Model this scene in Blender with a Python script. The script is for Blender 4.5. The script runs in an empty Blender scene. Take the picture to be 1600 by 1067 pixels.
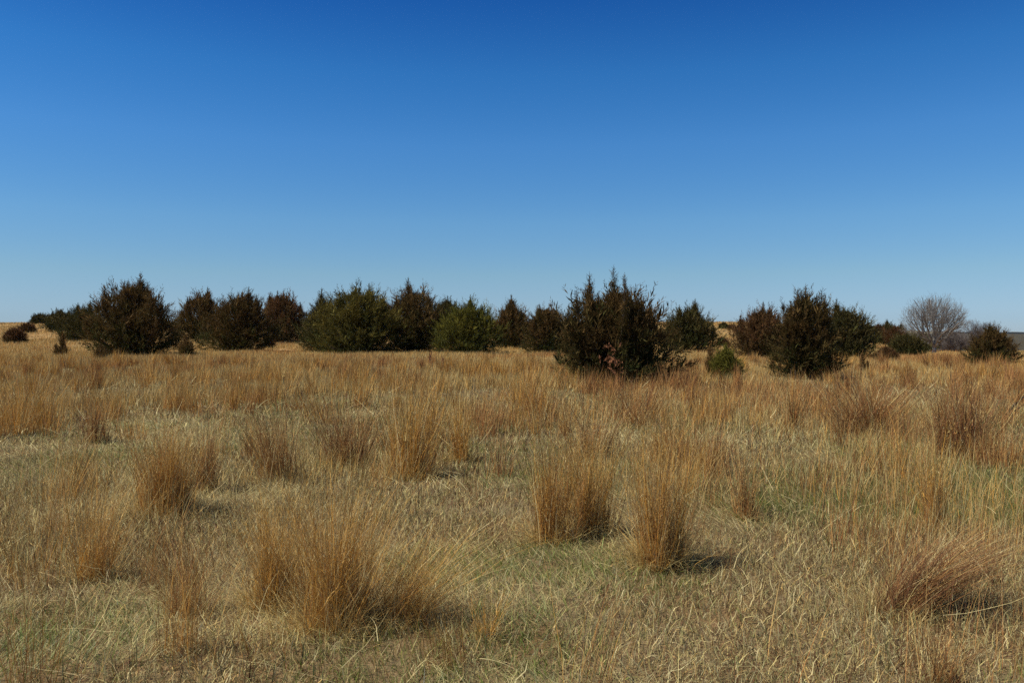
import bpy, math
import numpy as np
from mathutils import Vector

SC = bpy.context.scene
COL = SC.collection
F = 1244.0          # focal length in photo pixels
EYE = 1.6
HZ = 520.0          # horizon row
rng = np.random.default_rng(7)
HAZE = 0.00002
PI = math.pi


# ------------------------------------------------------------------ noise / terrain
def sst(a, b, x):
    t = np.clip((x - a) / (b - a), 0, 1)
    return t * t * (3 - 2 * t)


_tab = np.random.default_rng(99).random((256, 256))


def vnoise(x, y):
    xi = np.floor(x).astype(int); yi = np.floor(y).astype(int)
    fx = x - xi; fy = y - yi
    fx = fx * fx * (3 - 2 * fx); fy = fy * fy * (3 - 2 * fy)
    a = _tab[xi % 256, yi % 256]; b = _tab[(xi + 1) % 256, yi % 256]
    c = _tab[xi % 256, (yi + 1) % 256]; d = _tab[(xi + 1) % 256, (yi + 1) % 256]
    return (a * (1 - fx) + b * fx) * (1 - fy) + (c * (1 - fx) + d * fx) * fy


def fbm(x, y, sc, o=3, off=0.0):
    r = 0; amp = 1; tot = 0
    for k in range(o):
        r = r + amp * vnoise(x / sc + 37.1 * k + off, y / sc + 11.7 * k + off * 1.7)
        tot += amp; amp *= .5; sc *= .5
    return r / tot


def terr(x, y):
    x = np.asarray(x, float); y = np.asarray(y, float)
    t = x / np.maximum(y, 5.0)
    d = np.hypot(x, y)
    hill = 3.4 * sst(.47, .30, t) * sst(58, 150, y)
    hill = hill + .35 * (fbm(x, y, 40, 2, 3.3) - .5) * sst(70, 140, y)
    drop = -1.0 * sst(.46, .50, t) * sst(45, 95, y)
    fall = -33.0 * sst(165, 900, d) - 3.0 * sst(.44, .52, t) * sst(100, 190, y)
    far = 34.0 * sst(2100, 3400, d) * (.75 + .5 * fbm(x, y, 1500, 2, 8.0))
    n = .13 * (fbm(x, y, 7, 2) - .5) + .07 * (fbm(x, y, 1.4, 2, 5) - .5) * sst(120, 40, d)
    return hill + drop + fall + far + n


def vrow(y, z):
    return HZ + F * (EYE - z) / y


def at(u, v, hh=.0):
    """the ground point seen at photo pixel (u, v); hh = height of the grass that hides the true foot"""
    t = (u - 800) / F
    ys = np.geomspace(2.5, 300, 3000)
    vp = vrow(ys, terr(t * ys, ys) + hh)
    i = np.argmax(vp <= v)
    y = ys[i]
    return t * y, y, float(terr(t * y, y))


# ------------------------------------------------------------------ mesh collector
class Geo:
    def __init__(s):
        s.v = []; s.q = []; s.t = []; s.c = []; s.n = 0

    def add(s, v, q=None, t=None, c=None):
        v = np.asarray(v, np.float32).reshape(-1, 3)
        s.v.append(v)
        if q is not None and len(q): s.q.append(np.asarray(q, np.int64).reshape(-1, 4) + s.n)
        if t is not None and len(t): s.t.append(np.asarray(t, np.int64).reshape(-1, 3) + s.n)
        c = np.broadcast_to(np.asarray(c if c is not None else (.5, .5, .5), np.float32), v.shape)
        s.c.append(c)
        s.n += len(v)

    def build(s, name, mat, parent=None, loc=None, smooth=False):
        v = np.concatenate(s.v); c = np.concatenate(s.c)
        if loc is not None: v = v - np.asarray(loc, np.float32)
        q = np.concatenate(s.q) if s.q else np.zeros((0, 4), np.int64)
        t = np.concatenate(s.t) if s.t else np.zeros((0, 3), np.int64)
        me = bpy.data.meshes.new(name)
        me.vertices.add(len(v)); me.vertices.foreach_set('co', v.ravel())
        nl = len(q) * 4 + len(t) * 3
        me.loops.add(nl)
        me.loops.foreach_set('vertex_index', np.concatenate([q.ravel(), t.ravel()]).astype(np.int32))
        me.polygons.add(len(q) + len(t))
        st = np.concatenate([np.arange(len(q)) * 4, len(q) * 4 + np.arange(len(t)) * 3]).astype(np.int32)
        me.polygons.foreach_set('loop_start', st)
        if smooth: me.polygons.foreach_set('use_smooth', np.ones(len(st), bool))
        at_ = me.color_attributes.new('Col', 'FLOAT_COLOR', 'POINT')
        at_.data.foreach_set('color', np.concatenate([c, np.ones((len(c), 1), np.float32)], 1).astype(np.float32).ravel())
        me.materials.append(mat)
        me.update(calc_edges=True)
        o = bpy.data.objects.new(name, me)
        COL.objects.link(o)
        if parent is not None: o.parent = parent
        elif loc is not None: o.location = loc
        return o


def tag(o, label=None, cat=None, group=None, kind=None):
    for k, val in (('label', label), ('category', cat), ('group', group), ('kind', kind)):
        if val: o[k] = val
    return o


def empty(name, loc):
    o = bpy.data.objects.new(name, None); COL.objects.link(o)
    o.location = loc; o.empty_display_size = .3
    return o


def ribbons(g, root, L, az, th0, bend, w, K, cb, ct, waz=None, wig=0.0, r=rng):
    """grass blades: N ribbons of K segments, tapering to a point"""
    N = len(root)
    if N == 0: return
    if waz is None: waz = r.random(N) * PI
    side = np.stack([np.cos(waz), np.sin(waz), np.zeros(N)], 1)
    p = np.array(root, float); V = np.zeros((N, 2 * K + 1, 3)); C = np.zeros((N, 2 * K + 1, 3))
    a = np.array(az, float)
    for k in range(K):
        f = k / K
        ww = (w * (1 - .75 * f ** 1.3) * .5)[:, None]
        V[:, 2 * k] = p - side * ww; V[:, 2 * k + 1] = p + side * ww
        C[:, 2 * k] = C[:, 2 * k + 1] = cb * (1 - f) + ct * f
        th = th0 + bend * (k + .5) / K
        if wig: a = a + (r.random(N) - .5) * wig; th = th + (r.random(N) - .5) * wig * .6
        d = np.stack([np.sin(th) * np.cos(a), np.sin(th) * np.sin(a), np.cos(th)], 1)
        p = p + d * (L / K)[:, None]
    V[:, 2 * K] = p; C[:, 2 * K] = ct
    b = np.arange(N)[:, None] * (2 * K + 1)
    q = [np.concatenate([b + 2 * k, b + 2 * k + 1, b + 2 * k + 3, b + 2 * k + 2], 1) for k in range(K - 1)]
    t = np.concatenate([b + 2 * K - 2, b + 2 * K - 1, b + 2 * K], 1)
    g.add(V.reshape(-1, 3), np.concatenate(q) if q else None, t, C.reshape(-1, 3))


def tubes(g, P0, P1, R0, R1, c, sides=4):
    """straight tapered tubes between the points P0 and P1"""
    P0 = np.asarray(P0, float).reshape(-1, 3); P1 = np.asarray(P1, float).reshape(-1, 3)
    N = len(P0)
    d = P1 - P0; d /= np.maximum(np.linalg.norm(d, axis=1, keepdims=True), 1e-6)
    h = np.where(np.abs(d[:, 2:3]) > .9, [[1., 0, 0]], [[0, 0, 1.]])
    a = np.cross(d, h); a /= np.linalg.norm(a, axis=1, keepdims=True); b = np.cross(d, a)
    V = np.zeros((N, 2, sides, 3))
    for j in range(sides):
        an = 2 * PI * j / sides
        o = a * math.cos(an) + b * math.sin(an)
        V[:, 0, j] = P0 + o * np.asarray(R0).reshape(-1, 1); V[:, 1, j] = P1 + o * np.asarray(R1).reshape(-1, 1)
    base = np.arange(N)[:, None] * (2 * sides)
    q = [np.concatenate([base + j, base + (j + 1) % sides, base + sides + (j + 1) % sides, base + sides + j], 1) for j in range(sides)]
    cc = np.asarray(c, float)
    if cc.ndim == 2: cc = np.repeat(cc, 2 * sides, 0)
    g.add(V.reshape(-1, 3), np.concatenate(q), None, cc)


# ------------------------------------------------------------------ materials
def mat_col(name, rough=.75, spec=.25, transl=0.0, nscale=None, namt=.25):
    m = bpy.data.materials.new(name); m.use_nodes = True
    nt = m.node_tree; N = nt.nodes; Lk = nt.links
    bs = N['Principled BSDF']; out = N['Material Output']
    ac = N.new('ShaderNodeAttribute'); ac.attribute_name = 'Col'
    col = ac.outputs['Color']
    if nscale:
        tc = N.new('ShaderNodeTexCoord')
        no = N.new('ShaderNodeTexNoise'); no.inputs['Scale'].default_value = nscale; no.inputs['Detail'].default_value = 4
        Lk.new(tc.outputs['Object'], no.inputs['Vector'])
        mr = N.new('ShaderNodeMapRange'); mr.inputs[1].default_value = .25; mr.inputs[2].default_value = .75
        mr.inputs[3].default_value = 1 - namt; mr.inputs[4].default_value = 1 + namt
        Lk.new(no.outputs['Fac'], mr.inputs[0])
        mx = N.new('ShaderNodeVectorMath'); mx.operation = 'SCALE'
        Lk.new(col, mx.inputs[0]); Lk.new(mr.outputs[0], mx.inputs['Scale'])
        col = mx.outputs[0]
    Lk.new(col, bs.inputs['Base Color'])
    bs.inputs['Roughness'].default_value = rough
    bs.inputs['Specular IOR Level'].default_value = spec
    if transl:
        tr = N.new('ShaderNodeBsdfTranslucent'); Lk.new(col, tr.inputs['Color'])
        ms = N.new('ShaderNodeMixShader'); ms.inputs[0].default_value = transl
        Lk.new(bs.outputs[0], ms.inputs[1]); Lk.new(tr.outputs[0], ms.inputs[2]); Lk.new(ms.outputs[0], out.inputs['Surface'])
    return m


M_GRASS = mat_col('dry_grass_blades', .65, .12, .2)
M_GREEN = mat_col('green_grass_blades', .5, .35, .35)
M_JUN = mat_col('juniper_foliage', .8, .05, .2)
M_BARK = mat_col('bark', .85, .1, 0, 9.0, .35)
M_HILL = mat_col('wooded_hill', 1, 0, 0, .012, .5)


def mat_ground():
    m = bpy.data.materials.new('meadow_ground'); m.use_nodes = True
    nt = m.node_tree; N = nt.nodes; Lk = nt.links
    bs = N['Principled BSDF']
    bs.inputs['Roughness'].default_value = 1; bs.inputs['Specular IOR Level'].default_value = 0
    tc = N.new('ShaderNodeTexCoord'); ac = N.new('ShaderNodeAttribute'); ac.attribute_name = 'Col'

    def noise(sc, det, lo, hi):
        n = N.new('ShaderNodeTexNoise'); n.inputs['Scale'].default_value = sc; n.inputs['Detail'].default_value = det
        Lk.new(tc.outputs['Object'], n.inputs['Vector'])
        r = N.new('ShaderNodeMapRange'); r.inputs[1].default_value = lo; r.inputs[2].default_value = hi
        Lk.new(n.outputs['Fac'], r.inputs[0]); return r.outputs[0], n
    f1, _ = noise(60, 6, .35, .65)
    f2, _ = noise(1.3, 3, .4, .62)
    f3, n3 = noise(9, 5, .3, .7)
    a = N.new('ShaderNodeMix'); a.data_type = 'RGBA'
    a.inputs[6].default_value = (.55, .5, .45, 1); a.inputs[7].default_value = (1.25, 1.2, 1.1, 1); Lk.new(f1, a.inputs[0])
    b = N.new('ShaderNodeMix'); b.data_type = 'RGBA'; b.blend_type = 'MULTIPLY'; b.inputs[0].default_value = 1
    Lk.new(ac.outputs['Color'], b.inputs[6]); Lk.new(a.outputs[2], b.inputs[7])
    c = N.new('ShaderNodeMix'); c.data_type = 'RGBA'
    c.inputs[7].default_value = (.2, .16, .09, 1); Lk.new(b.outputs[2], c.inputs[6])
    h = N.new('ShaderNodeMath'); h.operation = 'MULTIPLY'; h.inputs[1].default_value = .5; Lk.new(f2, h.inputs[0]); Lk.new(h.outputs[0], c.inputs[0])
    Lk.new(c.outputs[2], bs.inputs['Base Color'])
    bp = N.new('ShaderNodeBump'); bp.inputs['Strength'].default_value = .6; bp.inputs['Distance'].default_value = .05
    Lk.new(f3, bp.inputs['Height']); Lk.new(bp.outputs[0], bs.inputs['Normal'])
    return m


# ------------------------------------------------------------------ world, sun, camera
SUN_EL, SUN_AZ = math.radians(56), math.radians(-104)     # azimuth clockwise from +Y: high on the left, slightly behind the camera
w = bpy.data.worlds.new('World'); SC.world = w; w.use_nodes = True
nt = w.node_tree
sky = nt.nodes.new('ShaderNodeTexSky'); sky.sky_type = 'NISHITA'; sky.sun_disc = False
sky.sun_elevation = SUN_EL; sky.sun_rotation = SUN_AZ
sky.altitude = 1500; sky.air_density = 1.0; sky.dust_density = 0.05; sky.ozone_density = 6
hs = nt.nodes.new("ShaderNodeHueSaturation"); hs.inputs["Saturation"].default_value = 1.25
bg = nt.nodes['Background']; bg.inputs['Strength'].default_value = .123
tcw = nt.nodes.new('ShaderNodeTexCoord'); sep = nt.nodes.new('ShaderNodeSeparateXYZ')
ramp = nt.nodes.new('ShaderNodeValToRGB')          # white balance of the clear sky by elevation
ST = [(.0, (.33, .40, .56)), (.016, (.36, .42, .56)), (.0715, (.61, .57, .54)), (.136, (.78, .70, .64)), (.227, (.78, .75, .745)), (.306, (.55, .68, .74)), (.383, (.31, .49, .66)), (.62, (.44, .52, .58)), (1.0, (.50, .52, .52))]
while len(ramp.color_ramp.elements) < len(ST): ramp.color_ramp.elements.new(.5)
for e_, (p_, c_) in zip(ramp.color_ramp.elements, ST): e_.position = p_; e_.color = (*c_, 1)
mulw = nt.nodes.new('ShaderNodeMix'); mulw.data_type = 'RGBA'; mulw.blend_type = 'MULTIPLY'; mulw.inputs[0].default_value = 1
nt.links.new(tcw.outputs['Generated'], sep.inputs[0]); nt.links.new(sep.outputs['Z'], ramp.inputs[0])
nt.links.new(sky.outputs[0], hs.inputs['Color']); nt.links.new(hs.outputs[0], mulw.inputs[6]); nt.links.new(ramp.outputs[0], mulw.inputs[7])
nt.links.new(mulw.outputs[2], bg.inputs['Color'])
sd = bpy.data.lights.new('sun', 'SUN'); sd.energy = 4.7; sd.angle = math.radians(.53); sd.color = (1, .94, .83)
so = bpy.data.objects.new('sun', sd); COL.objects.link(so)
sv = Vector((math.sin(SUN_AZ) * math.cos(SUN_EL), math.cos(SUN_AZ) * math.cos(SUN_EL), math.sin(SUN_EL)))
so.rotation_euler = sv.to_track_quat('Z', 'Y').to_euler(); so.location = (0, -10, 30)
cd = bpy.data.cameras.new('camera'); cam = bpy.data.objects.new('camera', cd); COL.objects.link(cam)
cd.sensor_width = 36; cd.lens = 36 * F / 1600; cd.clip_start = .05; cd.clip_end = 12000
cam.location = (0, 0, EYE)
cam.rotation_euler = (PI / 2 - math.atan((533.5 - HZ) / F), 0, 0)
SC.camera = cam
SC.view_settings.view_transform = 'Standard'; SC.view_settings.look = 'None'
SC.view_settings.gamma = 1; SC.view_settings.exposure = .4
SC.cycles.max_bounces = 5; SC.cycles.diffuse_bounces = 3; SC.cycles.transmission_bounces = 3
SC.cycles.use_denoising = False

# ------------------------------------------------------------------ ground
ys = np.concatenate([np.linspace(-20, 2, 12), np.geomspace(2.4, 420, 170), np.geomspace(440, 4200, 50)])
ts = np.linspace(-1.25, 1.25, 181)
Y, T = np.meshgrid(ys, ts, indexing='ij')
X = T * (np.maximum(Y, 0) + 25)
Z = terr(X, Y)
g = Geo()
i, j = np.meshgrid(np.arange(len(ys) - 1), np.arange(len(ts) - 1), indexing='ij')
n1 = len(ts); b = (i * n1 + j).ravel()
q = np.stack([b, b + 1, b + n1 + 1, b + n1], 1)
D = np.hypot(X, Y)
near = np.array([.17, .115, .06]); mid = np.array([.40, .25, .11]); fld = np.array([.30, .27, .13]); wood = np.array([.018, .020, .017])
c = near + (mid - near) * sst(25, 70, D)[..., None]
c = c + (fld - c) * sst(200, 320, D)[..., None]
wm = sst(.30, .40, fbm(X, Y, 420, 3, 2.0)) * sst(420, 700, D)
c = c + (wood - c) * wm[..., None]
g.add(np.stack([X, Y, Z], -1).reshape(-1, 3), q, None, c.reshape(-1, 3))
tag(g.build('ground', mat_ground(), smooth=True), kind='structure')

# far wooded ridge beyond the valley
g = Geo()
ts = np.linspace(.30, .95, 420); ds = np.linspace(0, 1, 22)
T, S = np.meshgrid(ts, ds, indexing='ij')
Y = 2500 + 900 * S; X = T * Y
top = EYE + 3300 * (2.2 + 7 * (fbm(X, Y, 520, 3, 4) - .5)) / F
prof = sst(0, .8, S)
Z = -33 + (top + 33) * prof + 5 * (fbm(X, Y, 45, 3, 6) - .5) * sst(0, .1, S)
Z[:, -1] = -45
strip = sst(.47, .53, fbm(X, Y * .35, 500, 2, 1.3))
c = np.array([.016, .019, .018]) + (np.array([.20, .17, .10]) - np.array([.016, .019, .018])) * (strip * sst(.3, .5, S))[..., None]
i, j = np.meshgrid(np.arange(len(ts) - 1), np.arange(len(ds) - 1), indexing='ij')
n1 = len(ds); b = (i * n1 + j).ravel()
g.add(np.stack([X, Y, Z], -1).reshape(-1, 3), np.stack([b, b + n1, b + n1 + 1, b + 1], 1), None, c.reshape(-1, 3))
tag(g.build('hills', M_HILL, smooth=True), kind='structure')

# ------------------------------------------------------------------ meadow grass (uncountable)
TAN = np.array([.50, .335, .118]); GOLD = np.array([.54, .30, .062]); RUST = np.array([.37, .185, .062])
DRUST = np.array([.20, .095, .045]); STRAW = np.array([.50, .41, .165]); GREY = np.array([.42, .37, .19])
PALE = np.array([.62, .52, .26]); GREEN = np.array([.15, .19, .034]); OLIVE = np.array([.24, .23, .09])


def scatter(rho, y0, y1, r):
    """points over the strip in front of the camera, rho(y) per square metre"""
    yy = np.geomspace(y0, y1, 400)
    a = rho(yy) * 2 * (.74 * yy + 1.5)
    cum = np.concatenate([[0], np.cumsum((a[1:] + a[:-1]) * .5 * np.diff(yy))])
    n = int(cum[-1])
    y = np.interp(r.random(n) * cum[-1], cum, yy)
    x = (r.random(n) * 2 - 1) * (.74 * y + 1.5)
    return x, y


def bare(x, y):
    """how matted and short the meadow is here: 1 thatch, 0 tall stems"""
    n = fbm(x * 1.0, y * .8, 3.4, 3, 12.0)
    thr = .43 + .06 * sst(9, 24, y) + .10 * sst(24, 40, y)
    return sst(thr - .06, thr + .06, n)


def greenness(x, y):
    n = fbm(x, y, 2.6, 3, 40.0)
    base = sst(.52, .68, n) * sst(45, 22, y)
    for (u, v, rr) in ((1270, 775, 1.0), (560, 605, 1.6), (30, 1025, .5), (600, 1050, .45), (1420, 690, 1.0), (850, 740, .8),
                       (440, 650, 1.2), (1230, 790, .7), (820, 1010, .4), (1400, 780, .6), (1000, 900, .4), (150, 720, .9)):
        px, py, _ = at(u, v)
        base = np.maximum(base, np.exp(-((x - px) ** 2 + (y - py) ** 2 * .5) / rr ** 2))
    return base


def mixc(n, cols, wts, r, var=.26):
    k = r.choice(len(cols), n, p=np.asarray(wts) / sum(wts))
    c = np.asarray(cols)[k]
    return c * (1 + var * r.standard_normal((n, 1))).clip(.35, 1.7)


def bands(fn, lims):
    for (y0, y1, K) in lims: fn(y0, y1, K)


r = np.random.default_rng(21)
gt = Geo(); gg = Geo(); gl = Geo()


def rho_thatch(y): return np.interp(y, [2, 6, 9, 14, 22, 35, 60, 170], [5200, 4200, 2600, 1100, 420, 130, 28, 5])


def thatch(y0, y1, K):
    x, y = scatter(rho_thatch, y0, y1, r)
    k = r.random(len(x)) < .6 + .5 * sst(.32, .58, fbm(x, y, .55, 3, 31)); x, y = x[k], y[k]
    n = len(x); gr = greenness(x, y); br = bare(x, y)
    z = terr(x, y)
    isg = r.random(n) < gr * .72 * (1 - .55 * sst(7, 13, y))
    L = r.uniform(.045, .165, n) * (1 + .3 * (1 - br)); L = L * np.where(isg, .7, 1)
    th = np.abs(r.normal(.55, .45, n)); bd = r.normal(.9, .75, n)
    w_ = np.maximum(.0036, .00064 * y) * np.exp(r.normal(0, .4, n))
    dist = sst(18, 60, y)[:, None]
    c = mixc(n, [STRAW, GREY, PALE, TAN, OLIVE, DRUST * .7], [3.2, 3.2, 1.7, 2.0, 2.6, 3.6], r)
    c = c * (1 - dist) + (mixc(n, [TAN, STRAW, GOLD], [5, 2, 2], r)) * dist
    c = np.where((gr > .3)[:, None] & (r.random(n) < .35)[:, None], mixc(n, [OLIVE, STRAW], [2, 1], r), c)
    k = ~isg
    ro = np.stack([x, y, z - .01], 1); az = r.random(n) * 2 * PI
    # wind-laid mats: all blades pressed down one way, paler
    flat = sst(.50, .60, fbm(x, y, 1.5, 3, 63)) * sst(30, 18, y)
    th = th * (1 - flat) + r.normal(1.22, .16, n) * flat; bd = bd * (1 - .8 * flat); L = L * (1 + .5 * flat)
    dirn = 5 * fbm(x, y, 3.0, 2, 17); az = np.where(r.random(n) < flat * .75, dirn + r.normal(0, .8, n), az)
    c = c * (1 - .3 * flat[:, None]) + mixc(n, [STRAW, GREY], [1, 1], r) * .3 * flat[:, None]
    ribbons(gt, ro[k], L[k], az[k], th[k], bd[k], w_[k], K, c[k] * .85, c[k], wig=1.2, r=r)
    cg = mixc(n, [GREEN, OLIVE, GREEN * 1.4], [3, 2, 1], r)
    ribbons(gg, ro[isg], L[isg], az[isg], th[isg] * .7, bd[isg], w_[isg], K, cg[isg] * .8, cg[isg], r=r)


bands(thatch, [(2.2, 7, 3), (7, 18, 2), (18, 175, 1)])


def rho_tall(y): return np.interp(y, [2, 5, 9, 14, 22, 35, 60, 100, 175], [230, 220, 200, 180, 230, 190, 70, 18, 6])


def tall(y0, y1, K):
    x, y = scatter(rho_tall, y0, y1, r)
    br = bare(x, y)
    k = r.random(len(x)) < (.05 + .95 * (1 - br)) * (.35 + .65 * sst(.35, .6, fbm(x, y, 1.1, 2, 77)))
    x, y = x[k], y[k]; n = len(x); z = terr(x, y)
    hh = .30 + .24 * fbm(x, y, 2.2, 2, 55)
    hh = hh * (1 - .22 * sst(14, 26, y))
    L = hh * r.uniform(.55, 1.25, n)
    az = r.normal(.2, 1.4, n)
    th = np.abs(r.normal(.10, .13, n)); bd = r.normal(.25, .28, n)
    w_ = np.maximum(.0024, .00055 * y) * r.uniform(.6, 1.3, n)
    hue = fbm(x, y, 4.5, 3, 21.0)
    side = .22 * (x / np.maximum(y, 6))
    p = sst(.50, .76, hue + side)[:, None]
    ca = mixc(n, [TAN, GOLD, STRAW, GREY], [4, 1.4, 2.6, 1.2], r); cb = mixc(n, [RUST, TAN, DRUST], [4, 2.5, .8], r)
    c = np.where(r.random((n, 1)) < p, cb, ca)
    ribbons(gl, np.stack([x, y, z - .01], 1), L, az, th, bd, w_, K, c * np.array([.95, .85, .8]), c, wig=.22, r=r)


bands(tall, [(2.2, 9, 4), (9, 24, 2), (24, 175, 1)])


# loose tufts of taller stems between the big clumps
def tufts(y0, y1, K, dens):
    cx, cy = scatter(dens, y0, y1, r)
    k = r.random(len(cx)) < .25 + .75 * sst(.42, .62, fbm(cx, cy, 3.0, 2, 90)); cx, cy = cx[k], cy[k]
    m = r.integers(20, 170, len(cx)); idx = np.repeat(np.arange(len(cx)), m); n = len(idx)
    rad = r.uniform(.05, .17, len(cx))[idx]
    x = cx[idx] + r.normal(0, 1, n) * rad; y = cy[idx] + r.normal(0, 1, n) * rad
    Ht = r.uniform(.36, .88, len(cx))[idx]
    L = Ht * r.beta(3, 1.4, n) * 1.2
    la = r.normal(0, .16, (len(cx), 2))[idx] + r.normal(0, .13, (n, 2)) + np.stack([x - cx[idx], y - cy[idx]], 1) * .8
    th = np.arctan(np.hypot(la[:, 0], la[:, 1])); az = np.arctan2(la[:, 1], la[:, 0])
    hue = np.clip(fbm(cx, cy, 4.5, 3, 21.0) + .30 * cx / np.maximum(cy, 6) + r.normal(0, .12, len(cx)), 0, 1)[idx]
    p = sst(.38, .66, hue)[:, None]
    c = np.where(r.random((n, 1)) < p, mixc(n, [RUST, TAN, DRUST], [5, 1.6, 1.6], r), mixc(n, [GOLD, TAN, STRAW, RUST], [4, 3, 1, 2], r))
    w_ = np.maximum(.0021, .00048 * y) * r.uniform(.55, 1.3, n)
    ribbons(gl, np.stack([x, y, terr(x, y) - .01], 1), L, az, th * .7, r.normal(.22, .28, n), w_, K, c * np.array([.9, .78, .72]), c, wig=.25, r=r)


tufts(2.6, 10, 4, lambda y: 1.5 + 0 * y)
tufts(10, 40, 2, lambda y: np.interp(y, [10, 20, 40], [1.6, 1.3, .5]))
# thin dark forb stalks with a few side twigs
x, y = scatter(lambda y: np.interp(y, [2, 10, 25, 45], [1.6, 1.3, .5, .15]), 2.6, 45, r); n = len(x)
L = r.uniform(.22, .6, n); az = r.random(n) * 2 * PI; th = np.abs(r.normal(.12, .15, n)); wf = np.maximum(.003, .00062 * y)
rt = np.stack([x, y, terr(x, y) - .01], 1); cf = mixc(n, [DRUST * .6, RUST * .6, np.array([.12, .09, .065])], [2, 1, 2], r)
ribbons(gl, rt, L, az, th, r.normal(.1, .15, n), wf, 3, cf, cf, wig=.2, r=r)
k = np.repeat(np.arange(n), 6); m = len(k); f = r.uniform(.35, .95, m)
dm = np.stack([np.sin(th) * np.cos(az), np.sin(th) * np.sin(az), np.cos(th)], 1)
ribbons(gl, rt[k] + dm[k] * (L[k] * f)[:, None], r.uniform(.03, .10, m), r.random(m) * 2 * PI, r.uniform(.4, 1.0, m), r.normal(0, .3, m), wf[k] * .9, 1, cf[k], cf[k] * 1.2, r=r)
# long fallen straws lying over the mat
x, y = scatter(lambda y: np.interp(y, [2, 10, 25], [4.5, 4, 1]), 2.4, 25, r)
n = len(x)
ribbons(gt, np.stack([x, y, terr(x, y) + r.uniform(.02, .16, n)], 1), r.uniform(.25, .6, n), r.random(n) * 2 * PI, r.normal(1.25, .25, n),
        r.normal(.3, .35, n), np.maximum(.0032, .0007 * y), 5, mixc(n, [PALE], [1], r), mixc(n, [PALE, STRAW], [1, 1], r), wig=.35, r=r)
tag(gt.build('dry_grass', M_GRASS), 'matted pale straw and grey dry grass covering the meadow', 'grass', kind='stuff')
tag(gg.build('green_grass', M_GREEN), 'fresh green spring grass in patches among the dry straw', 'grass', kind='stuff')
tag(gl.build('tall_grass', M_GRASS), 'standing tan and rust prairie grass across the field', 'grass', kind='stuff')


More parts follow.
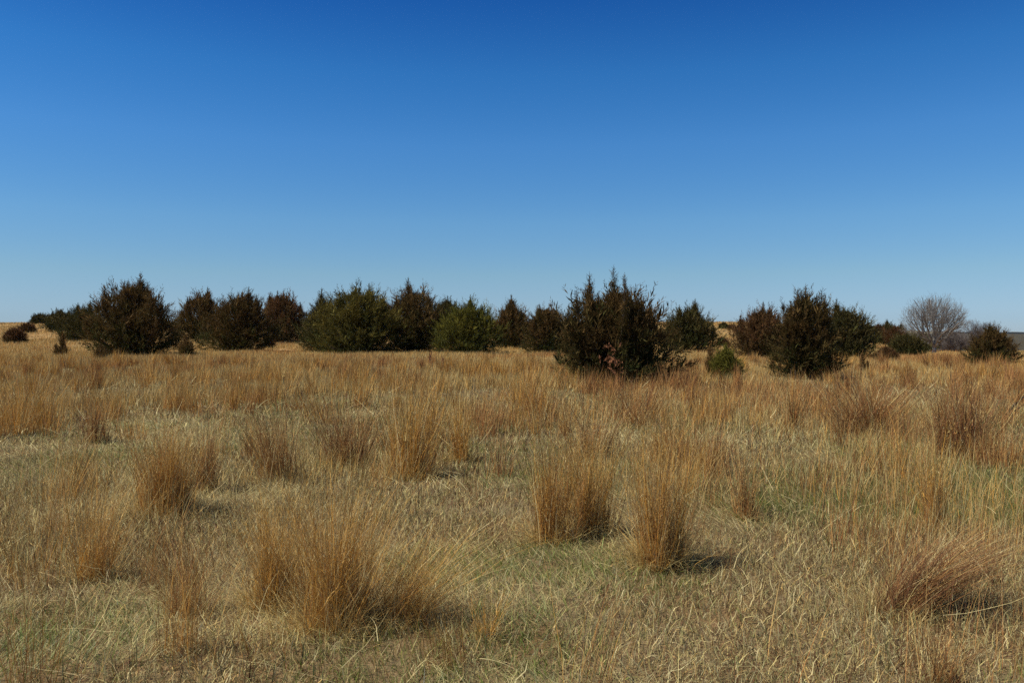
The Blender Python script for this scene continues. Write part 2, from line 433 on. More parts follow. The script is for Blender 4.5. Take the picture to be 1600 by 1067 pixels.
# ------------------------------------------------------------------ bunchgrass clumps, each a thing
def clump(u, v, u0, u1, vt, lean, cols, wts, n, label, spread=.0, seed=0):
    r = np.random.default_rng(1000 + seed)
    x, y, z = at(u, v)
    s = y / F
    H = EYE - (vt - HZ) * s - z
    W = (u1 - u0) * s * 1.05
    n = int(n * .85)
    r0 = max(.05, W * .26)
    ox = r.normal(0, r0 * .62, n); oy = r.normal(0, r0 * .5, n)
    # a few off-centre knots of stems make the tuft uneven
    nk = 4; kx = r.normal(0, r0 * .7, nk); ky = r.normal(0, r0 * .5, nk); kk = r.integers(0, nk, n); inn = r.random(n) < .55
    ox = np.where(inn, kx[kk] + r.normal(0, r0 * .22, n), ox); oy = np.where(inn, ky[kk] + r.normal(0, r0 * .22, n), oy)
    rn = np.hypot(ox, oy) / r0
    cx = ((u0 + u1) * .5 - u) * s
    tx = cx + ox * 1.3 + r.normal(0, (.21 + spread) * W + .03, n)
    wild = np.where(r.random(n) < .3, 2.8, 1.0)
    tx = tx + r.normal(0, .12, n) * (wild - 1) * .6
    ty = oy * 1.4 + r.normal(0, .12, n) * (wild - 1) * .6 + r.normal(0, .12 + spread * W, n)
    L = H * r.beta(2.3, 1.15, n) * 1.56 * (1 - .20 * np.minimum(rn, 2))
    dx = (tx - ox) / H + lean * .35 * r.uniform(.5, 1.4, n); dy = (ty - oy) / H * .8
    th = np.arctan(np.hypot(dx, dy)); az = np.arctan2(dy, dx)
    L = L / np.cos(np.minimum(th, 1.0)) * .95
    bd = r.normal(.16, .26, n) + .25 * abs(lean)
    root = np.stack([x + ox, y + oy, terr(x + ox, y + oy) - .015], 1)
    w_ = np.maximum(.0021, .00046 * y) * np.exp(r.normal(0, .4, n))
    c = mixc(n, list(cols) + [STRAW, PALE], list(wts) + [.9, .5], r, .26)
    g = Geo()
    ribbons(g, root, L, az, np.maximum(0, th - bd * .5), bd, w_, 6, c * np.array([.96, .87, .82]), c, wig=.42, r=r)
    # short skirt of bent and broken leaves round the foot
    m = int(n * 1.1); an = r.random(m) * 2 * PI; rd = r0 * np.abs(r.normal(1.1, .55, m))
    rx, ry = x + np.cos(an) * rd, y + np.sin(an) * rd * .8
    ribbons(g, np.stack([rx, ry, terr(rx, ry) - .01], 1), H * r.uniform(.12, .5, m), an + r.normal(0, .7, m), r.uniform(.1, .9, m), r.normal(.8, .6, m),
            np.maximum(.0024, .0005 * y) * np.exp(r.normal(0, .35, m)), 4, mixc(m, [TAN, STRAW, cols[0]], [2, 2, 2], r), mixc(m, [TAN, STRAW, PALE], [2, 2, 1], r), wig=.6, r=r)
    # curled side leaves growing from the stems
    m = int(n * 1.0); k = r.integers(0, n, m); f = r.uniform(.03, .6, m)
    d = np.stack([np.sin(th) * np.cos(az), np.sin(th) * np.sin(az), np.cos(th)], 1)
    rt = root[k] + d[k] * (L[k] * f)[:, None]
    ribbons(g, rt, r.uniform(.06, .2, m) * (H / .7), r.random(m) * 2 * PI, r.uniform(.2, .7, m), r.normal(.9, .6, m), w_[k] * .85, 3,
            c[k] * .95, mixc(m, cols + [STRAW], list(wts) + [1.2], r), wig=.7, r=r)
    # pale seed fluff along the upper stems
    m = int(n * 2.2 * min(1, 9 / y)); k = r.integers(0, n, m); f = r.uniform(.5, 1.0, m)
    dm = d[k]; pz = root[k] + dm * (L[k] * f)[:, None] + r.normal(0, .006, (m, 3))
    ribbons(g, pz, r.uniform(.015, .045, m), r.random(m) * 2 * PI, r.uniform(.2, 1.1, m), np.zeros(m), np.maximum(.0022, .00045 * y) * r.uniform(.7, 1.4, m), 1,
            mixc(m, [PALE, TAN * 1.1, cols[0]], [.8, 2, 2.5], r), mixc(m, [PALE, TAN * 1.1], [1, 2], r), r=r)
    o = g.build('bunchgrass', M_GRASS, loc=(x, y, z))
    return tag(o, label, 'grass clump', 'bunchgrass clumps standing in the meadow')


GD = ([GOLD, TAN, RUST], [5, 3, 2]); RU = ([RUST, TAN, DRUST], [5, 2, 1.5]); DR = ([DRUST, RUST, TAN], [4, 4, 1.2]); GR = ([GOLD, RUST, TAN], [4, 4, 2])
RR = ([RUST * .9, DRUST * 1.15, TAN], [6, 4, .6]); DD = ([DRUST * .8, DRUST, RUST, TAN], [4, 4, 2.5, 1.0])
YL = ([GOLD * 1.05, TAN, PALE], [5, 3, 1])
CL = [
    (520, 985, 455, 600, 770, .1, GD, 1300, 'largest foreground clump, a tall golden bunchgrass tuft at the bottom left of centre', .1),
    (430, 950, 380, 490, 775, -.15, YL, 1000, 'pale yellow bunchgrass leaning left against the largest golden clump', .1),
    (610, 975, 560, 705, 840, 1.0, GD, 750, 'low orange bunchgrass splaying right from the foot of the largest golden clump', .2),
    (255, 805, 195, 300, 675, 0, GR, 1150, 'tall orange bunchgrass clump, widest of the left-hand foreground', 0),
    (320, 770, 300, 350, 665, .1, RU, 330, 'narrow rust bunchgrass beside the right edge of the wide orange clump', 0),
    (440, 755, 375, 480, 645, -.25, RU, 560, 'rust bunchgrass clump whose stems lean left over a green patch', 0),
    (540, 728, 488, 590, 635, 0, DR, 560, 'dark rust bushy bunchgrass with a shaded hollow at its foot', .08),
    (635, 748, 592, 685, 615, .05, GD, 620, 'tall upright golden bunchgrass between the dark rust tuft and the thin golden one', 0),
    (722, 722, 692, 752, 630, .05, GD, 300, 'thin golden bunchgrass just right of the tall upright golden clump', 0),
    (860, 850, 815, 895, 685, 0, GR, 560, 'sparse orange bunchgrass left of the two tall golden stands in mid picture', 0),
    (925, 835, 880, 965, 680, -.05, GD, 700, 'golden bunchgrass stand with bright yellow base next to the tallest reddish one', 0),
    (1030, 885, 982, 1080, 675, .05, GR, 950, 'tallest reddish gold bunchgrass stand right of centre in the foreground', 0),
    (925, 715, 885, 975, 635, .2, DR, 420, 'brown bunchgrass swept to the right behind the golden stand', .1),
    (1050, 725, 1000, 1095, 650, .1, GR, 360, 'orange bunchgrass fan behind the tallest reddish gold stand', .1),
    (832, 655, 785, 880, 582, .05, GR, 420, 'loose tan bunchgrass in front of the big central juniper', .05),
    (1360, 682, 1306, 1414, 600, 0, RR, 1250, 'round rust red bunchgrass dome fanning out evenly', .2),
    (1512, 718, 1464, 1568, 604, .05, RR, 1250, 'dark red brown bunchgrass clump near the right edge', .05),
    (1462, 835, 1435, 1488, 695, 0, GR, 330, 'narrow upright amber bunchgrass column above the flattened brown clump', 0),
    (1412, 958, 1375, 1515, 838, 2.1, DD, 1500, 'flattened brown bunchgrass blown over to the right', .15),
    (1165, 812, 1145, 1190, 690, .05, RU, 220, 'slim rust bunchgrass wisp standing alone on pale straw', 0),
    (1238, 672, 1215, 1268, 605, 0, RU, 260, 'small rust bunchgrass left of the round red dome', 0),
    (142, 692, 118, 168, 628, 0, DR, 260, 'small dark brown bunchgrass at far left of the meadow', 0),
    (42, 662, 8, 85, 585, 0, GR, 380, 'orange bunchgrass at the left edge of the picture', 0),
    (150, 905, 105, 200, 770, .0, GD, 360, 'sparse golden bunchgrass in the lower left of the meadow', .05),
    (300, 960, 240, 350, 850, .05, RU, 330, 'thin rust bunchgrass between the lower left wisp and the pale yellow tuft', .1),
    (1480, 1075, 1448, 1515, 985, 0, RU, 260, 'rust bunchgrass cut by the bottom right edge of the picture', 0),
    (672, 690, 645, 695, 595, .05, GR, 240, 'tan bunchgrass rising behind the tall upright golden clump', 0),
    (1110, 745, 1085, 1135, 650, .15, RU, 220, 'thin reddish bunchgrass leaning right, between orange fan and rust wisp', 0),
    (1000, 668, 965, 1040, 600, .05, RU, 320, 'reddish bunchgrass below the right foot of the big central juniper', .1),
    (760, 1000, 735, 785, 905, .05, YL, 120, 'wispy yellow bunchgrass tuft alone on the pale straw near the bottom', .15),
]
for k, (u, v, u0, u1, vt, ln, (cs, ws), n, lab, sp) in enumerate(CL):
    clump(u, v, u0, u1, vt, ln, cs, ws, n, lab, sp, k)

# ------------------------------------------------------------------ junipers
JG = np.array([.042, .050, .014]); JY = np.array([.125, .112, .020]); JB = np.array([.120, .070, .024]); JR = np.array([.118, .058, .024]); JD = np.array([.085, .066, .022])


def juniper(name, u, v, leaders, pal, label, cat, group=None, dens=1.0, y=None, hh=.22, seed=0, tw=1.0, low=0.0, dead=None, sparse=False):
    """leaders: (column of the tip, row of the tip, half width in photo pixels) of each spire of the crown"""
    r = np.random.default_rng(3000 + seed)
    if y is None: x, y, z = at(u, v, hh)
    else: x = (u - 800) / F * y; z = float(terr(x, y))
    s = y / F
    root = np.array([x, y, z])
    e = empty(name, root)
    tag(e, label, cat, group)
    gc = Geo(); gtk = Geo()
    allH = max(EYE + (HZ - vt) * s - z for _, vt, _ in leaders)
    wtot = max(a + c for a, _, c in leaders) - min(a - c for a, _, c in leaders)
    dep = wtot * s * .5
    tr = max(.02, allH * .028)
    pix = s * 1600 / 1024
    ul0 = min(a - c for a, _, c in leaders); ul1 = max(a + c for a, _, c in leaders)
    tops = sorted(b_ for _, b_, _ in leaders)
    vmed = tops[0] * .45 + tops[len(tops) // 2] * .55
    vb = vrow(y, z)
    body = ((ul0 + ul1) * .5, vmed + (vb - vmed) * .075, (ul1 - ul0) * .5 * (1.04 if dead else 1.12))
    allL = [(*l_, False) for l_ in leaders] + ([] if sparse else [(*body, True)])
    PL = float(np.clip(.145 * math.sqrt(allH * wtot * s * .5), .11, .52))
    G, B = pal
    cone = np.array([x, y, z])

    def sprays(tip, d, pl, hf, m, tlf=.34):
        """feathery sprays: a short axis with many narrow scale-leaf twigs, tapering to the tip"""
        n = len(tip)
        if n == 0: return
        d = d / np.linalg.norm(d, axis=1, keepdims=True)
        base = tip - d * pl[:, None] - np.array([0, 0, .05]) * pl[:, None]
        f = (np.arange(m) + .5)[None] / m + r.uniform(-.02, .02, (n, m))
        P = base[:, None] + (tip - base)[:, None] * f[..., None]
        q1 = np.cross(d, r.normal(0, 1, (n, 3))); q1 /= np.linalg.norm(q1, axis=1, keepdims=True); q2 = np.cross(d, q1)
        ro = r.random((n, m)) * 2 * PI
        rad = q1[:, None] * np.cos(ro)[..., None] + q2[:, None] * np.sin(ro)[..., None]
        sp = r.uniform(.45, .9, (n, m))[..., None]
        td = d[:, None] * np.cos(sp) + rad * np.sin(sp) + np.array([0, 0, .15])
        tl = ((tlf * (1.05 - f) + .07) * pl[:, None] * r.uniform(.6, 1.25, (n, m)))[..., None]
        wd = np.cross(td, r.normal(0, 1, (n, m, 3))); wd /= np.linalg.norm(wd, axis=2, keepdims=True) + 1e-6
        ww = np.maximum(tl * .17 * tw, pix * .24)
        V = np.stack([P, P + td * tl * .45 + wd * ww * .5, P + td * tl, P + td * tl * .45 - wd * ww * .5], 2)
        # pigment: bronze outer and upper sprays, greener low ones, spray by spray
        kb = np.clip(.08 + sst(.1, .75, hf) * .66 + .75 * (fbm(tip[:, 0] * 1.1 + seed * 7, tip[:, 2] * 1.3 + tip[:, 1], .9, 2, seed) - .3) + r.normal(0, .22, n), 0, 1)
        pc = (G + (B - G) * kb[:, None]) * np.exp(r.normal(0, .28, (n, 1)))
        tc = np.repeat((pc[:, None] * r.uniform(.75, 1.3, (n, m, 1)))[:, :, None], 4, 2)
        gc.add(V.reshape(-1, 3), np.arange(n * m)[:, None] * 4 + np.arange(4)[None], None, tc.reshape(-1, 3))
        return base

    for li, (ul, vt, hw, isbody) in enumerate(allL):
        H = EYE + (HZ - vt) * s - z
        R = hw * s * (1.0 if isbody else 1.1)
        ox = (ul - u) * s
        oy = 0 if li == 0 or isbody else r.uniform(-1, 1) * max(0, dep - R) * .75
        if isbody:
            n = min(int(dens * 58 * R * H / (PL * PL)), 5200)
            an = r.random(n) * 2 * PI
            hf = .02 + .98 * r.random(n) ** .92
            pp, qq = r.uniform(1.8, 2.9), r.uniform(.5, .7)
            prof = np.clip(1 - hf ** pp, 0, 1) ** qq * np.minimum(1, .84 + hf * .9)
            lob = .95 + .10 * np.sin(an * 3 + seed + hf * 4) + .10 * np.sin(an * 5 + seed * 2.3 - hf * 9) + .07 * r.standard_normal(n)
            # bushy knots of branches round the crown instead of one smooth dome
            nk = 46; ka = r.random(nk) * 2 * PI; kh = r.uniform(.05, .95, nk); kr = r.uniform(-.16, .14, nk)
            dk = np.abs((an[:, None] - ka + PI) % (2 * PI) - PI) * 1.3 + np.abs(hf[:, None] - kh) * 3.0
            lob = lob + kr[np.argmin(dk, 1)]
            surf = r.random(n) < .62
            rr = R * prof * lob * np.where(surf, r.uniform(.84, 1.04, n), np.sqrt(r.random(n)) * .84)
            tip = np.stack([x + ox + np.cos(an) * rr, y + np.sin(an) * rr * .85, z + H * hf], 1)
            el = np.clip(.15 + .95 * hf ** 1.2 + r.normal(0, .28, n), -.3, 1.5)
            daz = an + r.normal(0, .5, n)
            pl = PL * r.uniform(.6, 1.2, n)
            feath = surf & (r.random(n) < .34) & (hf > .12)
            gro = np.where(feath, PL * r.exponential(.75, n).clip(.15, 2.3), 0)
            el = np.where(feath, np.clip(el + .2, .25, 1.4), el)
            d = np.stack([np.cos(el) * np.cos(daz), np.cos(el) * np.sin(daz), np.sin(el)], 1)
            tip = tip + d * gro[:, None]; pl = pl + gro * .8
            base = sprays(tip, d, pl, hf, 22)
            if not sparse and H > .9:
                nb = 26
                ba = r.random(nb) * 2 * PI; bh = r.uniform(.12, .92, nb); bl = R * r.uniform(.14, .36, nb) * (1 - .3 * bh)
                for b_ in range(nb):
                    pr = R * max(0, 1 - bh[b_] ** pp) ** qq * .86
                    p0 = np.array([x + ox + math.cos(ba[b_]) * pr, y + math.sin(ba[b_]) * pr * .85, z + H * bh[b_]])
                    e_ = .35 + .75 * bh[b_] + r.normal(0, .2)
                    dv = np.array([math.cos(e_) * math.cos(ba[b_]), math.cos(e_) * math.sin(ba[b_]), math.sin(e_)])
                    ft = np.linspace(.0, 1, max(6, int(bl[b_] / PL * 9)))
                    q_ = p0 + dv * (ft * bl[b_])[:, None] + r.normal(0, .10, (len(ft), 3)) * PL
                    dd = dv + r.normal(0, .42, (len(ft), 3)) + np.array([0, 0, .15])
                    dd /= np.linalg.norm(dd, axis=1, keepdims=True)
                    sprays(q_ + dd * PL * .5, dd, PL * (1.15 - .55 * ft) * r.uniform(.7, 1.1, len(ft)), np.full(len(ft), bh[b_] * .6 + .3), 20)
        else:
            # a spire: one straight leader with up-swept side sprays, shorter towards the tip
            dl = np.arange(.02 * H, H * (.55 if not sparse else .85), PL * (.075 if not sparse else .05) / max(dens, .5))
            n = len(dl); dl = dl + r.normal(0, PL * .05, n)
            an = np.arange(n) * 2.399 + r.normal(0, .45, n)
            slope = r.uniform(.8, 1.35)
            ln = np.minimum(.12 * PL + (.42 + .50 * r.random(n) ** 1.5) * dl * slope, R * 1.35 * r.uniform(.7, 1.15, n)) * np.where(r.random(n) < .14, r.uniform(1.3, 1.9, n), 1)
            hf = 1 - dl / H
            el = r.normal(.82, .2, n)
            d = np.stack([np.cos(el) * np.cos(an), np.cos(el) * np.sin(an), np.sin(el)], 1)
            wob = np.clip(.25 + .75 * np.clip(hf * 1.5, 0, 1), 0, 1)
            ax0 = np.stack([x + ox * wob, y + oy * wob, z + H - dl - ln * .55], 1)
            tip = ax0 + d * ln[:, None]
            pl = np.maximum(ln * .8, PL * .35)
            ns = 3
            tip = np.concatenate([tip, np.stack([np.full(ns, x + ox), np.full(ns, y + oy), z + H - PL * np.array([0, .3, .6])], 1)])
            d = np.concatenate([d, np.tile([[.05, 0, 1.]], (ns, 1)) + r.normal(0, .05, (ns, 3))])
            pl = np.concatenate([pl, np.full(ns, PL * .8)]); hf = np.concatenate([hf, np.ones(ns)])
            base = sprays(tip, d, pl, hf, 22, .29)
            # fill under the spire
            n2 = int(dens * 24 * R * H / (PL * PL)) if not sparse else 0
            an = r.random(n2) * 2 * PI; h2 = .05 + .86 * r.random(n2) ** .85; dl2 = (1 - h2) * H
            rr = np.minimum(R * 1.05, .33 * slope * dl2) * (1 + .2 * np.sin(an * 3 + li * 2 + h2 * 14)) * np.where(r.random(n2) < .6, r.uniform(.8, 1.1, n2), np.sqrt(r.random(n2)) * .8)
            wob = np.clip(.25 + .75 * np.clip(h2 * 1.5, 0, 1), 0, 1)
            el = np.clip(.45 + .5 * h2 + r.normal(0, .25, n2), -.1, 1.5); daz = an + r.normal(0, .4, n2)
            sprays(np.stack([x + ox * wob + np.cos(an) * rr, y + oy * wob + np.sin(an) * rr, z + h2 * H], 1),
                   np.stack([np.cos(el) * np.cos(daz), np.cos(el) * np.sin(daz), np.sin(el)], 1), PL * r.uniform(.6, 1.2, n2), h2, 20)
        n = len(tip)
        # trunk of this leader and limbs to some sprays
        hz_ = np.linspace(0, .96, 7)
        cl = np.clip(.25 + .75 * np.clip(hz_ * 1.5, 0, 1), 0, 1); cl[0] = 0
        pts = np.stack([x + ox * cl, y + oy * cl, z - .05 + H * hz_], 1)
        rad_ = tr * (1 - hz_ * .93) * (1 if li == 0 else .6)
        tubes(gtk, pts[:-1], pts[1:], rad_[:-1], rad_[1:], (.10, .075, .055), 6)
        ksel = np.where(r.random(n) < (.04 if n > 300 else .25))[0]
        hb = np.clip(hf[ksel] * .8 - .06, .03, .92)
        st = np.stack([np.interp(hb, hz_, pts[:, k]) for k in range(3)], 1)
        mid_ = (st + base[ksel]) * .5 + np.array([0, 0, -.03]) * H * .3
        lr = tr * .2 * (1 - .6 * hf[ksel])
        tubes(gtk, st, mid_, lr, lr * .7, (.10, .075, .055), 4)
        tubes(gtk, mid_, (base + tip)[ksel] * .5, lr * .7, lr * .25, (.10, .075, .055), 4)
    gtk.build('trunk', M_BARK, e, loc=root)
    gc.build('crown', M_JUN, e, loc=root)
    if dead:
        for (du, dv, L_, nn) in dead:
            gd = Geo()
            px = (du - 800) / F * (y - dep); pz = EYE + (HZ - dv) * (y - dep) / F
            c0 = np.array([px, y - dep, pz])
            nn_ = nn
            az = r.normal(-PI / 2, 1.0, nn_); el = r.normal(-.1, .5, nn_)
            dd = np.stack([np.cos(el) * np.cos(az), np.cos(el) * np.sin(az), np.sin(el)], 1)
            p0 = c0 + r.normal(0, .14, (nn_, 3)) * np.array([1, .6, 1.3])
            tubes(gd, p0 - dd * L_ * .5, p0 + dd * L_ * .5, np.full(nn_, .006), np.full(nn_, .002), (.24, .11, .06), 3)
            k = np.repeat(np.arange(nn_), 24); f = r.random(len(k))
            ribbons(gd, (p0 - dd * L_ * .5)[k] + dd[k] * (L_ * f)[:, None], r.uniform(.04, .09, len(k)), r.random(len(k)) * 2 * PI, r.uniform(.3, 2, len(k)),
                    r.normal(0, .5, len(k)), np.full(len(k), .018), 2, mixc(len(k), [np.array([.29, .125, .055])], [1], r), mixc(len(k), [np.array([.22, .10, .05])], [1], r), r=r)
            tubes(gd, [root + np.array([0, 0, .15])], [c0], [.03], [.012], (.2, .13, .09), 5)
            tag(gd.build('dead_branch', M_BARK, e, loc=root), 'rusty dead branch at the foot of the crown')
    return e


G1 = 'junipers standing in a loose row across the meadow'
G2 = 'juniper saplings and low shrubs in the grass'
BR = (JG, JB); RD = (JD, JR); GN = (JG, JD); YG = (JG * 1.3, JY); MX = (JG, JB * .85)
TREES = [
    (209, 552, [(220, 424, 16), (193, 434, 14), (206, 438, 14), (171, 446, 14), (183, 442, 12), (237, 440, 14), (250, 452, 12), (256, 464, 12), (162, 466, 12), (262, 486, 9), (154, 490, 9), (262, 512, 9), (205, 446, 46), (188, 500, 38), (234, 505, 34)], BR,
     'large round bronze juniper at far left with many short spires', 1.0),
    (128, 529, [(122, 472, 18), (138, 468, 18), (148, 490, 18), (110, 492, 14)], GN, 'dark green juniper tucked behind the large round left-hand one', 1.0),
    (93, 515, [(95, 483, 12), (84, 486, 10), (104, 484, 10)], GN, 'small dark juniper left of the dark green one, third from the left skyline', .9),
    (312, 528, [(325, 447, 14), (322, 466, 24), (299, 464, 12), (290, 484, 12), (335, 480, 14)], BR, 'slim juniper with one tall thin spire right of the large round one', 1.0),
    (372, 545, [(389, 447, 18), (372, 456, 28), (350, 470, 28), (405, 460, 20), (340, 490, 20), (365, 500, 42)], MX, 'broad dark juniper right of the thin spired one, grass at its skirt', 1.0),
    (440, 532, [(434, 453, 20), (420, 455, 18), (450, 463, 22), (466, 470, 14), (440, 480, 34)], RD, 'rusty red brown juniper beside the broad dark one', 1.0),
    (505, 546, [(503, 449, 12), (506, 470, 20), (490, 480, 18), (520, 500, 26)], GN, 'dark juniper with a single pointed spire at the left end of the middle grove', 1.0),
    (565, 549, [(577, 441, 26), (560, 452, 28), (532, 456, 20), (595, 456, 24), (545, 480, 40), (580, 490, 40), (515, 510, 22)], (JG, JY * .7 + JB * .4), 'large olive juniper, widest of the middle grove', 1.0),
    (645, 546, [(638, 432, 14), (640, 455, 26), (668, 458, 16), (620, 464, 22), (655, 470, 28), (680, 480, 16), (650, 495, 42)], BR, 'brown juniper with the tall forked spire in the middle grove', 1.0),
    (700, 541, [(699, 461, 16), (686, 468, 14), (710, 474, 16)], GN, 'dark juniper peeking between the forked spire and the yellow green one', 1.0),
    (737, 549, [(735, 459, 22), (722, 474, 24), (752, 474, 20), (764, 486, 16), (705, 495, 20), (735, 490, 40)], YG, 'bright yellow green juniper, the greenest of the tall ones', 1.0),
    (800, 541, [(799, 459, 14), (798, 474, 24), (785, 486, 20), (815, 484, 18), (800, 495, 28)], BR, 'conical brown juniper between the yellow green one and the big central one', 1.0),
    (852, 549, [(843, 474, 18), (856, 480, 22), (870, 478, 20), (835, 495, 16), (855, 500, 30)], MX, 'dark low juniper touching the left side of the big central one', 1.0),
    (955, 592, [(921, 424, 16), (959, 414, 8), (967, 430, 8), (920, 448, 30), (958, 446, 28), (990, 455, 28), (1012, 474, 24), (1027, 466, 11), (897, 452, 18), (886, 474, 22), (940, 470, 52), (985, 490, 50), (910, 500, 36), (1015, 520, 28), (1040, 566, 16), (900, 545, 26), (938, 452, 30), (975, 456, 30)], (JG, JB * .8),
     'big central juniper with two thin leaders and a rusty dead branch at its foot', .95),
    (1076, 546, [(1086, 466, 18), (1058, 476, 18), (1070, 484, 26), (1100, 492, 18), (1046, 500, 14), (1110, 505, 10), (1078, 500, 34)], (JG, JD), 'dark two peaked juniper just right of the big central one', 1.05),
    (1186, 556, [(1192, 471, 16), (1178, 480, 18), (1206, 476, 16), (1162, 490, 14), (1212, 490, 18), (1186, 500, 34)], RD, 'reddish juniper left of the tall double peaked one', 1.0),
    (1252, 582, [(1259, 443, 14), (1244, 450, 14), (1256, 466, 26), (1232, 468, 20), (1285, 458, 14), (1282, 470, 20), (1228, 500, 18), (1262, 500, 44), (1290, 520, 18)], (JG * .9, JB * .75), 'tall dark juniper with ragged pointed peaks right of centre', 1.0),
    (1325, 557, [(1307, 465, 18), (1321, 480, 20), (1336, 492, 18), (1320, 505, 34), (1350, 520, 12)], (JG * .9, JD), 'dark juniper sloping down to the right, behind the tall ragged one', 1.05),
    (1420, 553, [(1417, 518, 20), (1432, 524, 14), (1402, 528, 14)], GN, 'low olive green juniper left of the bare tree trunk', 1.0),
    (1548, 566, [(1547, 503, 18), (1535, 512, 16), (1570, 516, 10), (1560, 520, 22), (1524, 530, 14), (1578, 540, 10), (1548, 535, 32)], MX, 'wide based juniper at the right edge beside the bare shrubs', 1.0),
]
for k, (u, v, ld, pal, lab, dn) in enumerate(TREES):
    juniper('juniper_tree', u, v, ld, pal, lab, 'juniper', G1, dn * 1.0, seed=k,
            dead=[(953, 562, .28, 20), (963, 577, .26, 12)] if u == 955 else None)
# the far row behind the bare tree
for k, (u, vt, hw, pal, lab) in enumerate([
        (1356, 500, 12, GN, 'first far juniper right of the sloping dark one'),
        (1372, 503, 12, RD, 'rust brown far juniper, second right of the sloping dark one'),
        (1386, 498, 10, GN, 'pointed dark far juniper in the middle of the far row'),
        (1398, 505, 12, RD, 'rusty far juniper left of the one with a lone spire'),
        (1408, 502, 8, GN, 'lone far spire of a dark juniper left of the bare tree'),
        (1436, 515, 14, GN, 'dim far juniper half hidden behind the bare tree')]):
    juniper('juniper_tree', u, 545, [(u, vt, hw), (u - 6, vt + 7, hw), (u + 6, vt + 9, hw), (u, vt + 20, hw * 1.3)], pal, lab, 'juniper', 'far junipers behind the bare tree', .8, y=105 + 4 * (k % 3), seed=60 + k)

SMALL = [
    ('juniper_shrub', 63, 505, [(60, 489, 8), (70, 491, 7), (54, 492, 5)], GN, 'tiny dark juniper bush on the left skyline'),
    ('juniper_shrub', 23, 534, [(24, 510, 9), (16, 514, 8), (32, 515, 7)], RD, 'low maroon juniper bush at the left edge of the field'),
    ('juniper_shrub', 44, 518, [(44, 502, 7), (37, 507, 6), (50, 509, 5)], RD, 'little maroon juniper bush uphill of the left edge one'),
    ('juniper_sapling', 97, 554, [(97, 517, 6), (90, 536, 8), (104, 538, 8)], (JD, JB * 1.4), 'spindly brown juniper sapling in front of the dark left-hand trees'),
    ('juniper_sapling', 290, 556, [(290, 521, 10), (281, 532, 8), (300, 532, 8)], (JG, JB * 1.2), 'olive brown juniper sapling at the right foot of the large round tree'),
    ('juniper_sapling', 157, 560, [(158, 536, 8), (152, 542, 8), (166, 540, 6)], (JD, JB * 1.3), 'small brown juniper sapling at the left foot of the large round tree'),
    ('juniper_shrub', 418, 542, [(416, 528, 7), (422, 531, 6)], RD, 'low wine red juniper bush under the rusty tree'),
    ('juniper_shrub', 1134, 589, [(1134, 534, 15), (1124, 548, 13), (1145, 550, 13), (1134, 560, 22)], (JG * 1.7, JY * 1.2), 'bright green young juniper bush standing alone right of the big central tree'),
    ('juniper_sapling', 1112, 586, [(1110, 536, 6), (1106, 556, 6)], (JB, JB * 1.7), 'thin tan twiggy sapling on the left side of the bright green bush'),
    ('juniper_sapling', 1294, 584, [(1292, 548, 8), (1298, 556, 7)], MX, 'dark small juniper sapling at the right foot of the tall ragged tree'),
    ('juniper_sapling', 1210, 579, [(1208, 556, 7), (1218, 562, 7)], (JB, JB * 1.6), 'brown twiggy sapling at the left foot of the tall ragged tree'),
    ('juniper_sapling', 1349, 575, [(1348, 551, 6), (1355, 562, 6)], (JB, JB * 1.6), 'faint brown sapling in the grass right of the ragged tree'),
    ('juniper_shrub', 1384, 561, [(1384, 539, 10), (1376, 545, 8), (1394, 546, 8)], RD, 'round rusty juniper bush on the tan slope below the far row'),
    ('juniper_shrub', 1130, 512, [(1129, 503, 6), (1134, 505, 5)], GN, 'tiny dark bush on the skyline in the gap right of the two peaked tree'),
    ('juniper_shrub', 1143, 514, [(1142, 507, 6), (1147, 508, 5)], RD, 'tiny rust bush on the hill beside the reddish tree'),
    ('juniper_shrub', 1128, 540, [(1127, 525, 7), (1133, 529, 6)], (JB, JR * 1.2), 'small orange brown bush on the slope above the bright green one'),
]
for k, (nm, u, v, ld, pal, lab) in enumerate(SMALL):
    juniper(nm, u, v, ld, pal, lab, 'juniper bush' if 'shrub' in nm else 'sapling', G2, 1.6 if 'sapling' in nm else 1.0, seed=100 + k, hh=.15, sparse='sapling' in nm)


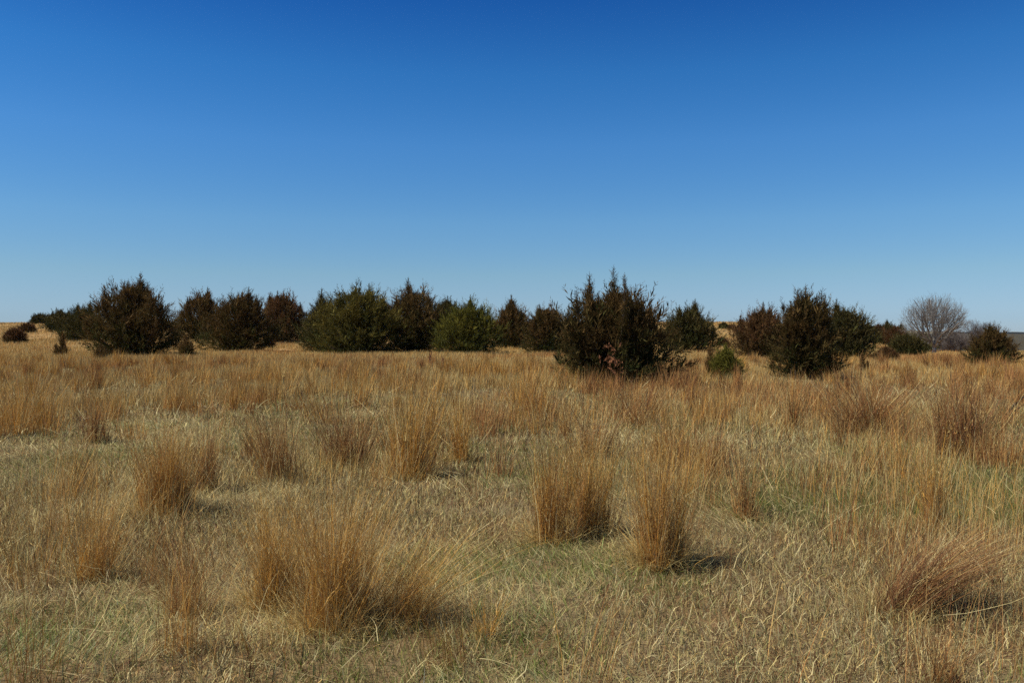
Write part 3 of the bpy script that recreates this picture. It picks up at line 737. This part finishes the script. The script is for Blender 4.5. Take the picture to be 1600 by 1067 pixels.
# ------------------------------------------------------------------ bare trees
def bare_tree(name, u, y, vt, hw, label, cat, levels, kids, seed, col, stems=1, group=None, trunk=.14, base_r=None, elong=1.0):
    r = np.random.default_rng(seed)
    x = (u - 800) / F * y; z = float(terr(x, y)); s = y / F
    H = EYE + (HZ - vt) * s - z; R = hw * s
    e = empty(name, (x, y, z)); tag(e, label, cat, group)
    C = np.array([x, y, z + H - R * .98 * elong]); A = np.array([R, R, R * elong])
    segs = [[], [], [], []]

    def put(p, q, r0, r1, lv): segs[min(lv, 3)].append((p, q, r0, r1))

    def grow(p, d, L, rad, lv):
        nseg = 4 if lv == 0 else 3 if lv < levels - 1 else 2
        for k in range(nseg):
            d = d + r.normal(0, .13, 3) + np.array([0, 0, .03]); d /= np.linalg.norm(d)
            q = p + d * L / nseg
            r1 = rad * (1 - .5 / nseg)
            put(p, q, rad, r1, lv)
            p, rad = q, r1
            if lv < levels and k >= 0:
                for _ in range(kids[lv]):
                    if r.random() < .8:
                        dv = r.normal(0, 1, 3); dv -= d * dv.dot(d); dv /= np.linalg.norm(dv)
                        sp = r.uniform(.3, .75)
                        nd = d * math.cos(sp) + dv * math.sin(sp)
                        L2 = L * r.uniform(.5, .72)
                        e_ = ((q + nd * L2 - C) / A)
                        if np.linalg.norm(e_) < r.uniform(.92, 1.12) or (q[2] < C[2] - R * .5 and nd[2] > .35 and lv < 2):
                            grow(q, nd, L2, max(rad * .62, .006), lv + 1)

    tr_ = H * .028 if base_r is None else base_r
    base = np.array([x, y, z - .05])
    if stems == 1:
        fork = base + np.array([0, 0, H * trunk])
        put(base, fork, tr_ * 1.3, tr_, 0)
    else:
        fork = base; put(base - np.array([0, 0, .15]), base + np.array([0, 0, .12]), tr_ * 1.2, tr_, 0)
    nmain = 14 if stems == 1 else stems
    for k in range(nmain):
        a = 2 * PI * k / nmain + r.normal(0, .25); tl = 1.18 * r.uniform(.02, 1) ** .6 if k else .05
        d = np.array([math.cos(a) * math.sin(tl), math.sin(a) * math.sin(tl), math.cos(tl)])
        b0 = fork if stems == 1 else base + np.array([math.cos(a), math.sin(a), 0]) * tr_ * .5
        # length to the crown surface
        o = (b0 - C) / A; dd = d / A
        bb = o.dot(dd); aa = dd.dot(dd); disc = max(bb * bb - aa * (o.dot(o) - 1), .01)
        Lm = (-bb + math.sqrt(disc)) / aa
        grow(b0, d, Lm * r.uniform(.72, .92), tr_ * r.uniform(.4, .65), 0)
    gk = Geo(); gb = Geo()
    for lv, (gx, sd_) in enumerate(((gk, 6), (gb, 4), (gb, 3), (gb, 3))):
        if segs[lv]:
            P0, P1, a0, a1 = (np.array(t_) for t_ in zip(*segs[lv]))
            tubes(gx, P0, P1, np.maximum(a0, .007), np.maximum(a1, .004), np.array(col) * r.uniform(.85, 1.15, (len(P0), 1)), sd_)
    print('bare', name, [len(q_) for q_ in segs])
    gk.build('trunk', M_BARK, e, loc=(x, y, z)); gb.build('crown', M_BARK, e, loc=(x, y, z))


bare_tree('bare_tree', 1460, 92, 458, 51, 'leafless pale grey tree with a round twiggy crown on the right', 'tree', 4, [2, 3, 3, 1], 5, (.20, .185, .165), trunk=.13, elong=.86)
SG = 'leafless shrubs behind the right-hand juniper'
for k, (u, y, vt, hw, lab) in enumerate([
        (1492, 112, 508, 18, 'leafless grey shrub touching the round bare tree'),
        (1517, 116, 497, 22, 'tallest leafless grey shrub behind the wide based juniper'),
        (1476, 118, 514, 15, 'short leafless grey shrub just right of the bare tree trunk'),
        (1534, 120, 503, 18, 'leafless grey shrub between the tallest one and the wide based juniper'),
        (1548, 114, 500, 18, 'leafless grey shrub rising above the wide based juniper')]):
    bare_tree('bare_shrub', u, y, vt, hw, lab, 'shrub', 4, [2, 3, 3, 2], 40 + k, (.15, .125, .11), stems=16, group=SG, base_r=.12, elong=1.2)


# ------------------------------------------------------------------ dead weeds
def weed(u, v, vt, lean, label, seed, col=(.14, .075, .04), leafy=1.0):
    r = np.random.default_rng(seed)
    x, y, z = at(u, v); s = y / F; H = EYE - (vt - HZ) * s - z
    g = Geo(); ns = 3
    for k in range(ns):
        ks = np.linspace(0, 1, 6); off = r.normal(0, .06, 2)
        pts = np.stack([x + off[0] * ks + lean * H * ks ** 1.3, y + off[1] * ks, z - .02 + H * ks * (1 - .12 * k)], 1)
        rd = max(.004, .0005 * y) * (1 - ks * .6)
        tubes(g, pts[:-1], pts[1:], rd[:-1], rd[1:], col, 4)
        m = int(26 * leafy); f = r.uniform(.3, 1, m)
        ro = np.stack([np.interp(f, ks, pts[:, a]) for a in range(3)], 1)
        ribbons(g, ro, r.uniform(.05, .14, m) * H, r.random(m) * 2 * PI, r.uniform(.3, 1.2, m), r.normal(.3, .4, m), np.full(m, .02 * max(1, y / 25)), 2,
                mixc(m, [np.array(col)], [1], r), mixc(m, [np.array(col) * 1.3], [1], r), r=r)
    tag(g.build('dry_weed', M_GRASS, loc=(x, y, z)), label, 'weed', 'dead weed stalks in the grass')


weed(722, 596, 574, 0, 'dark dead weed stalk alone on pale straw near the field centre', 1)
weed(749, 592, 572, .1, 'brown dead weed just right of the dark one near the field centre', 2)
weed(671, 572, 548, 0, 'reddish dead weed in front of the forked spire juniper', 3, (.2, .08, .05))
weed(692, 578, 556, 0, 'reddish dead weed right of the one before the forked juniper', 4, (.2, .08, .05))
weed(469, 628, 598, 0, 'thin dark dead weed on the grey straw left of centre', 5)
weed(1565, 660, 608, .9, 'black leaning dead stalk at the right edge of the meadow', 6, (.06, .045, .035), .3)


# ------------------------------------------------------------------ thin air over the valley
if HAZE:
    gh = Geo()
    x0, x1, y0, y1, z0, z1 = -5500, 5500, -60, 4400, -62, 22
    V = [(x0, y0, z0), (x1, y0, z0), (x1, y1, z0), (x0, y1, z0), (x0, y0, z1), (x1, y0, z1), (x1, y1, z1), (x0, y1, z1)]
    gh.add(V, [(0, 3, 2, 1), (4, 5, 6, 7), (0, 1, 5, 4), (1, 2, 6, 5), (2, 3, 7, 6), (3, 0, 4, 7)])
    mh = bpy.data.materials.new('haze'); mh.use_nodes = True
    nh = mh.node_tree.nodes; nh.remove(nh['Principled BSDF'])
    pv = nh.new('ShaderNodeVolumePrincipled'); pv.inputs['Density'].default_value = HAZE; pv.inputs['Color'].default_value = (.62, .76, 1, 1)
    pv.inputs['Anisotropy'].default_value = .2
    mh.node_tree.links.new(pv.outputs[0], nh['Material Output'].inputs['Volume'])
    tag(gh.build('haze', mh), kind='stuff')
